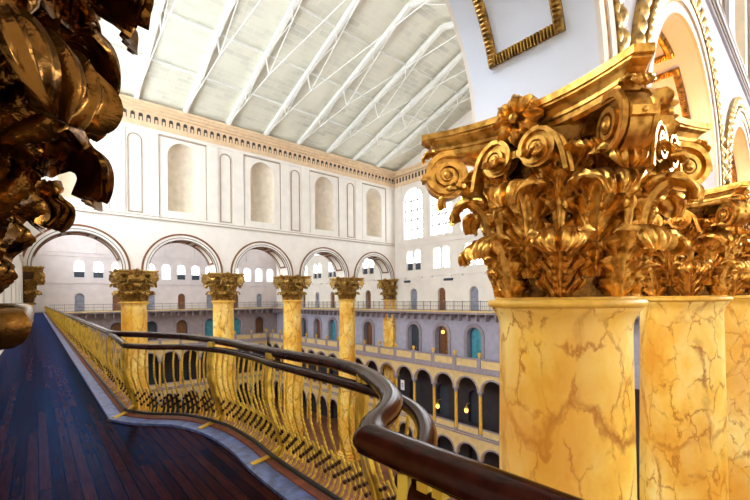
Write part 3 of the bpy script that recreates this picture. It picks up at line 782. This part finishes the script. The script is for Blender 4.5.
def make_column(label, mm):
    t = thing('colossal_column', label, 'column', (0, 0, GROUND), 0, 'colossal columns of the two arched screens')
    m = MB(); m.lathe([(r, z - GROUND) for r, z in shaft_prof(GROUND + BASEH)], 96); m.build('shaft', M['marble'], t, True, .9)
    m = MB(); zz = E - .14 - GROUND
    m.lathe([(.86, zz), (1.0, zz)] + [(.99 + .055 * math.cos(q), zz + .055 + .055 * math.sin(q)) for q in np.linspace(-PI / 2, PI / 2, 9)] + [(.93, zz + .115), (.93, zz + .14), (.8, zz + .14)], 96)
    m.build('astragal', M['ycol'], t, True, .7)
    m = MB(); m.box(-1.4, 1.4, -1.4, 1.4, 0, .35)
    m.lathe([(1.3, .35)] + [(1.22 + .12 * math.cos(q), .47 + .12 * math.sin(q)) for q in np.linspace(-PI / 2, PI / 2, 8)] + [(1.12, .62), (1.1, .72)] + [(1.1 + .07 * math.cos(q), .79 + .07 * math.sin(q)) for q in np.linspace(-PI / 2, PI / 2, 7)] + [(1.0, .9)], 48)
    m.build('base', M['marble'], t, True, .6)
    make_capital(t, E - GROUND, mm)
    return t
near_lab = ['huge marbled yellow column with gilded leafy capital nearest the curved railing, filling the right foreground',
            'marbled yellow column right behind the nearest huge column, the second of the near row',
            'marbled yellow column cut by the right edge of the picture, third of the near row',
            'marbled yellow column mostly hidden behind the others, last of the near row']
far_lab = ['distant marbled yellow column with gilded capital in the far row, the one beside the walkway',
           'distant marbled yellow column, second from the walkway in the far row',
           'distant marbled yellow column, third from the walkway in the far row',
           'distant marbled yellow column, fourth from the walkway, beside the rightmost far arch']
def rematerial(mm, mat):
    out = {}
    for k, me in mm.items():
        c = me.copy(); c.materials.clear(); c.materials.append(M[mat]); out[k] = c
    return out
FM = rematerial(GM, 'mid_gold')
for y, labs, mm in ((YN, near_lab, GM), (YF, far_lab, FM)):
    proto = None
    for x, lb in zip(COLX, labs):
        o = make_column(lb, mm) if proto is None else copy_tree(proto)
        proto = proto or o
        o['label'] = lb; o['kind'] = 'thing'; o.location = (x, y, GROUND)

# responds: square half-columns on the side walls
def make_respond(label, mm, mat):
    """local: x out of the wall, y along it, origin in the wall plane on the ground"""
    t = thing('engaged_pilaster', label, 'pilaster', (0, 0, GROUND), 0, 'pilasters ending the arched screens')
    D, Hh = .50, .86; top = E - GROUND
    m = MB(); m.box(.012, D, -Hh, Hh, BASEH, top - .14); m.build('shaft', M['marble'], t)
    m = MB(); m.box(.012, D + .35, -Hh - .35, Hh + .35, 0, .35); m.box(.012, D + .2, -Hh - .2, Hh + .2, .35, .62); m.box(.012, D + .1, -Hh - .1, Hh + .1, .62, BASEH); m.build('base', M['marble'], t)
    m = MB(); z = top - .07; r = .068; e = .12
    loop = [(.012, -Hh - e), (D + e, -Hh - e), (D + e, Hh + e), (.012, Hh + e)]
    rows = []
    for i, (x, y) in enumerate(loop):
        dx, dy = (0, -1) if i == 0 else (.7071 * 1.4142, -.7071 * 1.4142) if i == 1 else (1, 1) if i == 2 else (0, 1)
        rows.append([(x + dx * r * math.cos(q), y + dy * r * math.cos(q), z + r * math.sin(q)) for q in np.linspace(0, 2 * PI, 16, endpoint=False)])
    m.grid(rows, close_u=True); m.build('astragal', M[mat], t, True, .9)
    m = MB(); rows = []
    for zz, o in ((0, 0), (1.1, .03), (1.6, .1), (1.9, .2), (2.06, .26)):
        rows.append([(.012, -Hh - o, zz), (D + o, -Hh - o, zz), (D + o, Hh + o, zz), (.012, Hh + o, zz)])
    m.grid(rows, close_u=True); m.cap(rows[-1]); cap = m.build('capital', M['gap_shade'], t); cap.location = (0, 0, top)
    a = MB(); rows = []
    for zz, o in ((2.06, .36), (2.12, .42), (2.2, .44), (2.3, .56), (2.34, .62), (2.42, .62)):
        rows.append([(.012, -Hh - o, zz), (D + o - .1, -Hh - o, zz), (D + o, -Hh - o + .1, zz), (D + o - .14, -.4, zz), (D + o - .2, 0, zz), (D + o - .14, .4, zz), (D + o, Hh + o - .1, zz), (D + o - .1, Hh + o, zz), (.012, Hh + o, zz)])
    a.grid(rows, close_u=True); a.cap(rows[-1]); a.cap(rows[0]); a.build('abacus', M[mat], cap)
    X = lambda a, b=1: Matrix.Diagonal((a, b, 1, 1))
    sub('acanthus_leaf', mm['flow'], cap, (D, 0, 0), 0, X(.86))
    for sg in (-1, 1):
        sub('acanthus_leaf', mm['flow'], cap, (D - .06, sg * (Hh - .06), 0), sg * PI / 4, X(.9, .62))
        sub('acanthus_leaf', mm['fsec'], cap, (D, sg * .45, .12), 0, X(.86, .95))
        sub('acanthus_leaf', mm['fsec'], cap, (D - .06, sg * (Hh - .06), .12), sg * PI / 4, X(.9, .6))
        sub('acanthus_leaf', mm['flow'], cap, (.28, sg * Hh, 0), sg * PI / 2, X(.8, .62))
        sub('acanthus_leaf', mm['fsec'], cap, (.28, sg * Hh, .12), sg * PI / 2, X(.8, .58))
        d = sg * PI / 4
        sub('volute', mm['vol'], cap, (D + .31, sg * (Hh + .31), 1.74), d)
        sub('volute_leaf', mm['vlf'], cap, (D - .72, sg * (Hh - .72), 0), d)
        sub('helix_scroll', mm['hel'], cap, (D + .28, sg * .25, 1.80), -sg * PI / 2)
        for yy in (.22, .66):
            sub('stalk', mm['stalk'], cap, (D - .95, sg * yy, 0), 0)
            sub('calyx_leaf', mm['calL'], cap, (D - .95, sg * yy, 0), 0); sub('calyx_leaf', mm['calR'], cap, (D - .95, sg * yy, 0), 0)
    sub('rosette', mm['ros'], cap, (D + .4, 0, 2.24), 0)
    return t
OM = rematerial({k: GM[k] for k in ('flow', 'fsec', 'vlf', 'calL', 'calR', 'stalk', 'vol', 'hel', 'ros')}, 'shaded_gold')  # dimness of the left capital is in its material colour
r0 = make_respond('pilaster with dark gilded leafy capital looming at the left edge, close to the camera', OM, 'shaded_gold'); r0.location = (XL, YN, GROUND)
r1 = make_respond('distant wall pilaster with gilded capital beside the far end of the walkway', FM, 'mid_gold'); r1.location = (XL, YF, GROUND)
r2 = copy_tree(r1); r2.location = (XR, YF, GROUND); r2.rotation_euler = (0, 0, PI); r2['label'] = 'distant wall pilaster with gilded capital in the far right corner, right of the far columns'

# ------------------------------------------------------------------ roof trusses
def truss(x, label):
    t = thing('roof_truss', label, 'truss', (x, 0, 0), 0, 'white roof trusses')
    off = .35
    for sg, ye in ((1, YF - HT - .35), (-1, YN + HT + .35)):
        e = np.array((0, ye, 16.75 - .05)); rg = np.array((0, YM, ZR - off))
        P = lambda k: e + (rg - e) * k
        d = (rg - e) / np.linalg.norm(rg - e); dn_ = np.array((0, d[2] * np.sign(d[1]), -abs(d[1])))
        m = MB(); a, b = P(0), P(1); w = .14; hh = .18
        up = -dn_
        for i in (0,):
            ring_ = lambda p: [p + np.array((w, 0, 0)) + up * hh, p - np.array((w, 0, 0)) + up * hh, p - np.array((w, 0, 0)) - up * hh, p + np.array((w, 0, 0)) - up * hh]
            m.grid([ring_(a), ring_(b)], close_u=True); m.cap(ring_(a)); m.cap(ring_(b))
        m.build('rafter', M['truss'], t)
        N = P(.5) + dn_ * 1.7
        for nm, p, q, r in (('tie_rod', P(.02), N, .035), ('tie_rod', N, P(.97), .035), ('strut', P(.5), N, .06), ('strut', P(.26), (P(.02) + N) / 2, .05), ('strut', P(.75), (P(.97) + N) / 2, .05), ('brace_rod', P(.5), (P(.02) + N) / 2, .025), ('brace_rod', P(.5), (P(.97) + N) / 2, .025)):
            m = MB(); m.tube([p, q], r, 8); m.build(nm, M['truss'], t)
        m = MB(); m.box(-.22, .22, e[1] - .3, e[1] + .3, 16.55, 16.75); m.build('shoe', M['truss'], t)
        if sg > 0: n0 = N
    m = MB(); m.tube([n0, N], .03, 8); m.build('tie_rod', M['truss'], t)
    return t
for k in range(10):
    x = 2.34 + 3.5 * k
    if x > XR - .3: break
    truss(x, 'white steel roof truss under the sloping ceiling, the %s from the walkway side' % ORD[k + 1])
for k, (fr_, nm) in enumerate(((.26, 'lowest'), (.5, 'middle'), (.76, 'highest'))):
    y = YF - HT - .35 + (YM - (YF - HT - .35)) * fr_; z = 16.7 + (ZR - .35 - 16.7) * fr_ + .12
    m = MB(); m.box(XL, XR, y - .05, y + .05, z - .08, z + .08)
    tag(m.build('roof_purlin', M['truss']), 'thin white purlin crossing the trusses along the ceiling slope, the %s one' % nm, 'purlin', 'roof purlins')

# ------------------------------------------------------------------ gallery floor and iron railings
KS = .735
def sc(pts): return [(x * KS, y * KS) for x, y in pts]
XS = 1.03 * KS
TOPC = sc([(1.03, 8.75), (1.10, 8.35), (1.43, 7.70), (1.84, 6.65), (1.99, 5.3), (2.05, 3.9), (2.10, 3.05), (2.03, 2.46), (1.82, 2.0), (1.60, 1.67), (1.38, 1.48), (1.17, 1.36), (1.03, 1.22)])
MIDC = sc([(1.03, 7.08), (1.27, 6.62), (1.66, 6.15), (1.90, 5.4), (1.95, 4.6), (1.95, 3.9), (1.94, 3.3), (1.94, 2.7), (1.92, 2.15), (1.86, 1.85), (1.73, 1.58), (1.50, 1.32), (1.22, 1.12), (1.03, 1.02)])
ZT, ZM, ZB = E - .55 * KS, E - .68 * KS, .07
TOPC = TOPC[:5] + [(XS + (x - XS) * .93, y) for x, y in TOPC[5:]]; MIDC = MIDC[:5] + [(XS + (x - XS) * .95, y) for x, y in MIDC[5:]]
top_path = resample(catmull(TOPC, 10), 90); mid_path = resample(catmull(MIDC, 10), 90)

fl = MB(); edge = []
def offs(path, d):
    T = np.gradient(path, axis=0); T /= np.linalg.norm(T, axis=1)[:, None]; N = np.stack([T[:, 1], -T[:, 0]], 1)
    # travelling towards -y, the outward side is +x
    N = np.where((N[:, :1] * 0 + 1) > 0, -N, N); return path + N * d
out_e = offs(mid_path, .16)
poly = [(XL, YB)] + [(XS + .16, YB)] + [(XS + .16, out_e[-1][1] - .05)] + [tuple(p) for p in out_e[::-1]] + [(XS + .16, out_e[0][1] + .05)] + [(XS + .16, YE)] + [(XL, YE)]
ztop = [(p[0], p[1], 0) for p in poly]; zbot = [(p[0], p[1], -.3) for p in poly]
fl.cap(ztop); fl.cap(zbot[::-1]); fl.grid([zbot, ztop], close_u=True)
g = fl.build('gallery_floor', M['floor']); struct(g)
# steel kerb plate and red sill along the edge
inner = lambda d: np.array([(XS - d, YE - 1.6)] + [tuple(p) for p in offs(mid_path, -d)] + [(XS - d, YB + .5)])
def strip_between(mb, pa, pb, z0, z1):
    rows = [[(a[0], a[1], z0), (a[0], a[1], z1), (b[0], b[1], z1), (b[0], b[1], z0)] for a, b in zip(pa, pb)]
    mb.grid(rows, close_u=True)
m = MB(); strip_between(m, inner(.05), inner(.19), 0, .025); trim(m, M['plate'])
m = MB(); strip_between(m, inner(-.155), inner(.048), 0, .035); trim(m, M['redsill'])

# baluster profile: u = 0 at the rail .. 1 at the foot; returns outward offset
def belly(u): return float(np.interp(u, [0, .18, .38, .58, .74, .86, .93, .97, 1], [0, -.018, -.012, .035, .085, .105, .085, .035, 0]))
def bar_path(ztop_, n, u0=0., z0=.0):
    out = []
    for i in range(n):
        u = u0 + (1 - u0) * i / (n - 1); out.append((belly(u), 0, ztop_ + (z0 - ztop_) * u))
    return out
def baluster_mesh(u0, r, thread=True, rows=3, stag=0.):
    """iron bar with a rope twist above and dark knots in its lower third; local x = outward"""
    m = MB(); P = bar_path(ZM - .02, 64, u0)
    m.tube(P, r, 4, True, None, .55 if thread else 0)
    m.cur = 1
    for k in range(rows):
        u = .66 + (k + stag) * .09
        if u < u0: continue
        m.sphere((belly(u), 0, (ZM - .02) * (1 - u)), r * 1.45, 7, 1.3)
    o = m.build('baluster', [M['brass'], M['bronze']], None, True, .5); me = o.data; bpy.data.objects.remove(o); return me
BAL = baluster_mesh(0, .0105); BALS = baluster_mesh(.58, .0095, True, 2, .5)
def post_mesh(zt, foot=True, k=1.):
    m = MB()
    for dy in (-.026, .026):
        rows = []
        P = bar_path(ZM, 30, 0, .0)
        if zt > ZM: P = [(0, 0, zt)] + P
        for p in P: rows.append([(p[0] - .014 * k, dy - .017, p[2]), (p[0] + .014, dy - .017, p[2]), (p[0] + .014, dy + .017, p[2]), (p[0] - .014 * k, dy + .017, p[2])])
        m.grid(rows, close_u=True); m.cap(rows[0]); m.cap(rows[-1])
    m.box(-.03, .03, -.05, .05, .52, .545)
    if foot: m.box(-.18, .06, -.05, .05, 0.0, .02); m.tube([(.09, 0, .10), (0, 0, .05), (-.15, 0, .02)], 0, 6, True, (.03, .014))
    o = m.build('post', M['brass'], None, False); me = o.data; bpy.data.objects.remove(o); return me
POST_S = post_mesh(ZM + .04); POST_L = post_mesh(ZT - .02, False, 1.5); POST_T = post_mesh(ZT - .02)
def rail_sweep(m, path, w, h, zc):
    """rounded handrail section"""
    path = np.array(path); T = np.gradient(path, axis=0); T /= np.linalg.norm(T, axis=1)[:, None]
    sec = [(w / 2 * np.sign(math.cos(q)) * abs(math.cos(q)) ** .9, h / 2 * np.sign(math.sin(q)) * abs(math.sin(q)) ** .9) for q in np.linspace(0, 2 * PI, 20, endpoint=False)]
    rows = []
    for p, t in zip(path, T):
        n = np.array((-t[1], t[0])); n /= np.linalg.norm(n)
        z = p[2] if len(p) > 2 else zc
        rows.append([(p[0] + n[0] * a, p[1] + n[1] * a, z + b) for a, b in sec])
    m.grid(rows, close_u=True); m.cap(rows[0][::-1]); m.cap(rows[-1])
def place(me, name, par, x, y, ang):
    o = bpy.data.objects.new(name, me); C.objects.link(o); o.parent = par; o.location = (x, y, 0); o.rotation_euler = (0, 0, ang); return o

# 1) the bowed balcony railing
bow = thing('balcony_railing', 'gold ironwork railing with dark wood handrails along the walkway, bulging out in a curve', 'railing')
lng = nr = bow
m = MB(); rail_sweep(m, top_path, .095, .075, ZT - .02); m.build('handrail', M['wood'], bow, True, .9)
mp3 = [(XS, 8.72 * KS, ZT - .03), (XS, 8.2 * KS, ZT - .045)] + [(p[0], p[1], ZM) for p in mid_path]
m = MB(); rail_sweep(m, mp3, .075, .06, ZM); m.build('lower_handrail', M['wood'], bow, True, .9)
m = MB(); rail_sweep(m, mid_path, .035, .03, ZB); m.build('base_rail', M['iron'], bow, True, .9)
d = np.r_[0, np.cumsum(np.linalg.norm(np.diff(mid_path, axis=0), axis=1))]
def at(s):
    p = np.array([np.interp(s, d, mid_path[:, k]) for k in (0, 1)]); q = np.array([np.interp(min(s + .02, d[-1]), d, mid_path[:, k]) for k in (0, 1)]) - np.array([np.interp(max(s - .02, 0), d, mid_path[:, k]) for k in (0, 1)])
    n = np.array((-q[1], q[0])); n /= np.linalg.norm(n); return p, math.atan2(n[1], n[0])
Ltot = d[-1]; nspan = 4; span = Ltot / nspan
for i in range(nspan + 1):
    p, a = at(i * span); place(POST_T if 0 < i < nspan else POST_S, 'post', bow, p[0], p[1], a)
    if i < nspan:
        nb = 10
        for k in range(nb):
            s = i * span + span * (k + 1) / (nb + 1)
            p, a = at(s); place(BAL, 'baluster', bow, p[0], p[1], a)
        for k in range(nb + 1):
            p, a = at(i * span + span * (k + .5) / (nb + 1)); place(BALS, 'short_baluster', bow, p[0], p[1], a)
# 2) the long straight railing of the walkway
y0, y1 = 7.08 * KS, YE - 1.5
m = MB(); rail_sweep(m, [(XS, y) for y in np.linspace(8.78 * KS, y1, 60)], .09, .07, ZT - .02); m.build('handrail', M['wood'], lng, True, .9)
m = MB(); rail_sweep(m, [(XS, y) for y in np.linspace(y0 + .04, y1, 40)], .035, .03, ZB); m.build('base_rail', M['iron'], lng, True, .9)
yy = y0 + 1.3; nbar = 0; far_b = MB(); far_s = MB()
def merge(mb, me, x, y):
    i = len(mb.v); mb.v += [(v.co.x + x, v.co.y + y, v.co.z) for v in me.vertices]
    for pl in me.polygons: mb.f.append(tuple(i + j for j in pl.vertices)); mb.mi.append(pl.material_index)
low = MB(); P = bar_path(ZT - .04, 9); low.tube(P, .012, 4); lo = low.build('baluster', M['brass']); LOWB = lo.data; bpy.data.objects.remove(lo)
y = y0; step = 1.30; k = 0
while y < y1:
    if k > 0: place(POST_L, 'post', lng, XS, y, 0)
    for j in range(1, 6):
        by = y + step * j / 6
        if nbar < 48: place(BAL, 'baluster', lng, XS, by, 0); nbar += 1
        elif by < y1: merge(far_b, LOWB, XS, by)
    y += step; k += 1
tag(far_b.build('far_baluster', M['brass'], lng), None, None, None, 'stuff')
# 3) the short straight railing at the camera
ny1 = 1.24 * KS
m = MB(); rail_sweep(m, [(XS, y) for y in np.linspace(ny1, -6, 30)], .105, .09, ZT - .02)
m.sphere((XS, ny1, ZT - .02), .05, 12, .85); m.build('handrail', M['wood'], nr, True, .9)
m = MB(); rail_sweep(m, [(XS, y) for y in np.linspace(1.02 * KS, -6, 20)], .06, .05, ZM - .02); m.build('lower_handrail', M['wood'], nr, True, .9)
m = MB(); rail_sweep(m, [(XS, y) for y in np.linspace(1.02 * KS, -6, 20)], .035, .03, ZB); m.build('base_rail', M['iron'], nr, True, .9)
for i, y in enumerate(np.arange(.66, -1.5, -.17)):
    place(POST_S if i % 5 == 0 else BAL, 'post' if i % 5 == 0 else 'baluster', nr, XS, y, 0)

# ------------------------------------------------------------------ small things in the right-hand arcade
for q, wd, lb in ((33.0, .5, 'dark narrow vent under the shaded window pair near the far corner'), (26.8, .6, 'dark narrow vent above the brown gallery door of the right wall')):
    m = MB(); FR.box(m, -q - wd, -q + wd, 3.22, 3.48, .01, .12)
    for k in range(4): FR.box(m, -q - wd, -q + wd, 3.25 + .06 * k, 3.27 + .06 * k, .12, .14)
    tag(m.build('wall_vent', M['shade']), lb, 'vent')

sg_ = thing('hanging_sign', 'small white hanging sign with a dark ring mark in the second-floor arcade', 'sign', (30.9, 31.2, -8.35), -PI / 2)
m = MB(); m.box(-.28, .28, -.02, .02, -.55, .55); m.build('board', M['signw'], sg_)
m = MB(); ring(m, lambda s, z, t=0: (s * .8, -t, z * 1.5), 0, 0, .09, .15, .02, .03, 0, 2 * PI, 24); m.build('mark', M['black'], sg_)
m = MB(); m.tube([(-.2, 0, .55), (-.2, 0, 1.6)], .012, 5); m.tube([(.2, 0, .55), (.2, 0, 1.6)], .012, 5); m.build('hanger', M['iron'], sg_)
def lantern(y, z, label, x=30.6):
    t = thing('wall_lantern', label, 'lantern', (x, y, z))
    m = MB(); m.sphere((0, 0, 0), .2, 10, 1.2); m.build('globe', M['lamp'], t, True)
    m = MB(); m.lathe([(.0, .36), (.16, .26), (.2, .2), (.12, .18)], 10); m.build('cap', M['brass'], t)
    m = MB(); m.tube([(0, 0, .34), (.1, 0, .6), (.5, 0, .6)], .03, 6); m.build('bracket', M['brass'], t)
lantern(25.9, -9.6, 'gold lantern glowing under the second-floor arch, left of the nearer column')
lantern(22.4, -9.3, 'gold lantern beside the nearest visible second-floor column')
t = thing('pendant_lamp', 'warm glowing lamp inside the brown doorway of the third-floor wall', 'lamp', (33.25, 27.3, -2.35))
m = MB(); m.sphere((0, 0, 0), .2, 10); m.build('globe', M['lamp'], t, True)
m = MB(); m.tube([(0, 0, .2), (0, 0, .58)], .02, 6); m.build('stem', M['brass'], t)

# ------------------------------------------------------------------ light, world, camera
def added_uplight(x, y, z, e, tilt=0.):  # unseen spots added to turn the near arch soffits orange
    l = bpy.data.lights.new('added_uplight', 'SPOT'); l.energy = e; l.color = (1, .33, .02); l.spot_size = 2.3; l.spot_blend = .8; l.shadow_soft_size = .12
    o = bpy.data.objects.new('added_uplight', l); C.objects.link(o); o.location = (x, y, z); o.rotation_euler = (PI, tilt, 0)
for x0, x1 in zip(COLX, COLX[1:]):
    added_uplight(x0 + 1.2, YN, ZC + .06, 650, 0); added_uplight(x1 - 1.2, YN, ZC + .06, 650, 0)

w = bpy.data.worlds.new('World'); bpy.context.scene.world = w; w.use_nodes = True
w.node_tree.nodes['Background'].inputs['Color'].default_value = (.7, .85, 1, 1)
w.node_tree.nodes['Background'].inputs['Strength'].default_value = 1.0

cam = bpy.data.cameras.new('camera'); co = bpy.data.objects.new('camera', cam); C.objects.link(co)
f_px, psi, hy, roll = 391.46, .7125, 299.03, -.0103
cam.sensor_width = 36; cam.lens = f_px / 750 * 36; cam.shift_y = (hy - 250) / 750; cam.clip_start = .02; cam.clip_end = 300
fw = Vector((math.sin(psi), math.cos(psi), 0)); rt = Vector((math.cos(psi), -math.sin(psi), 0)); up = Vector((0, 0, 1))
rt2 = rt * math.cos(roll) + up * math.sin(roll); up2 = up * math.cos(roll) - rt * math.sin(roll)
mw = Matrix((( rt2.x, up2.x, -fw.x, 0), (rt2.y, up2.y, -fw.y, 0), (rt2.z, up2.z, -fw.z, E), (0, 0, 0, 1)))
co.matrix_world = mw
S = bpy.context.scene; S.camera = co
S.view_settings.view_transform = 'Standard'; S.view_settings.look = 'None'; S.view_settings.exposure = 0.9; S.view_settings.gamma = 1
S.cycles.max_bounces = 8; S.cycles.diffuse_bounces = 4; S.cycles.glossy_bounces = 3
S.cycles.use_denoising = True
S.cycles.sample_clamp_indirect = 8
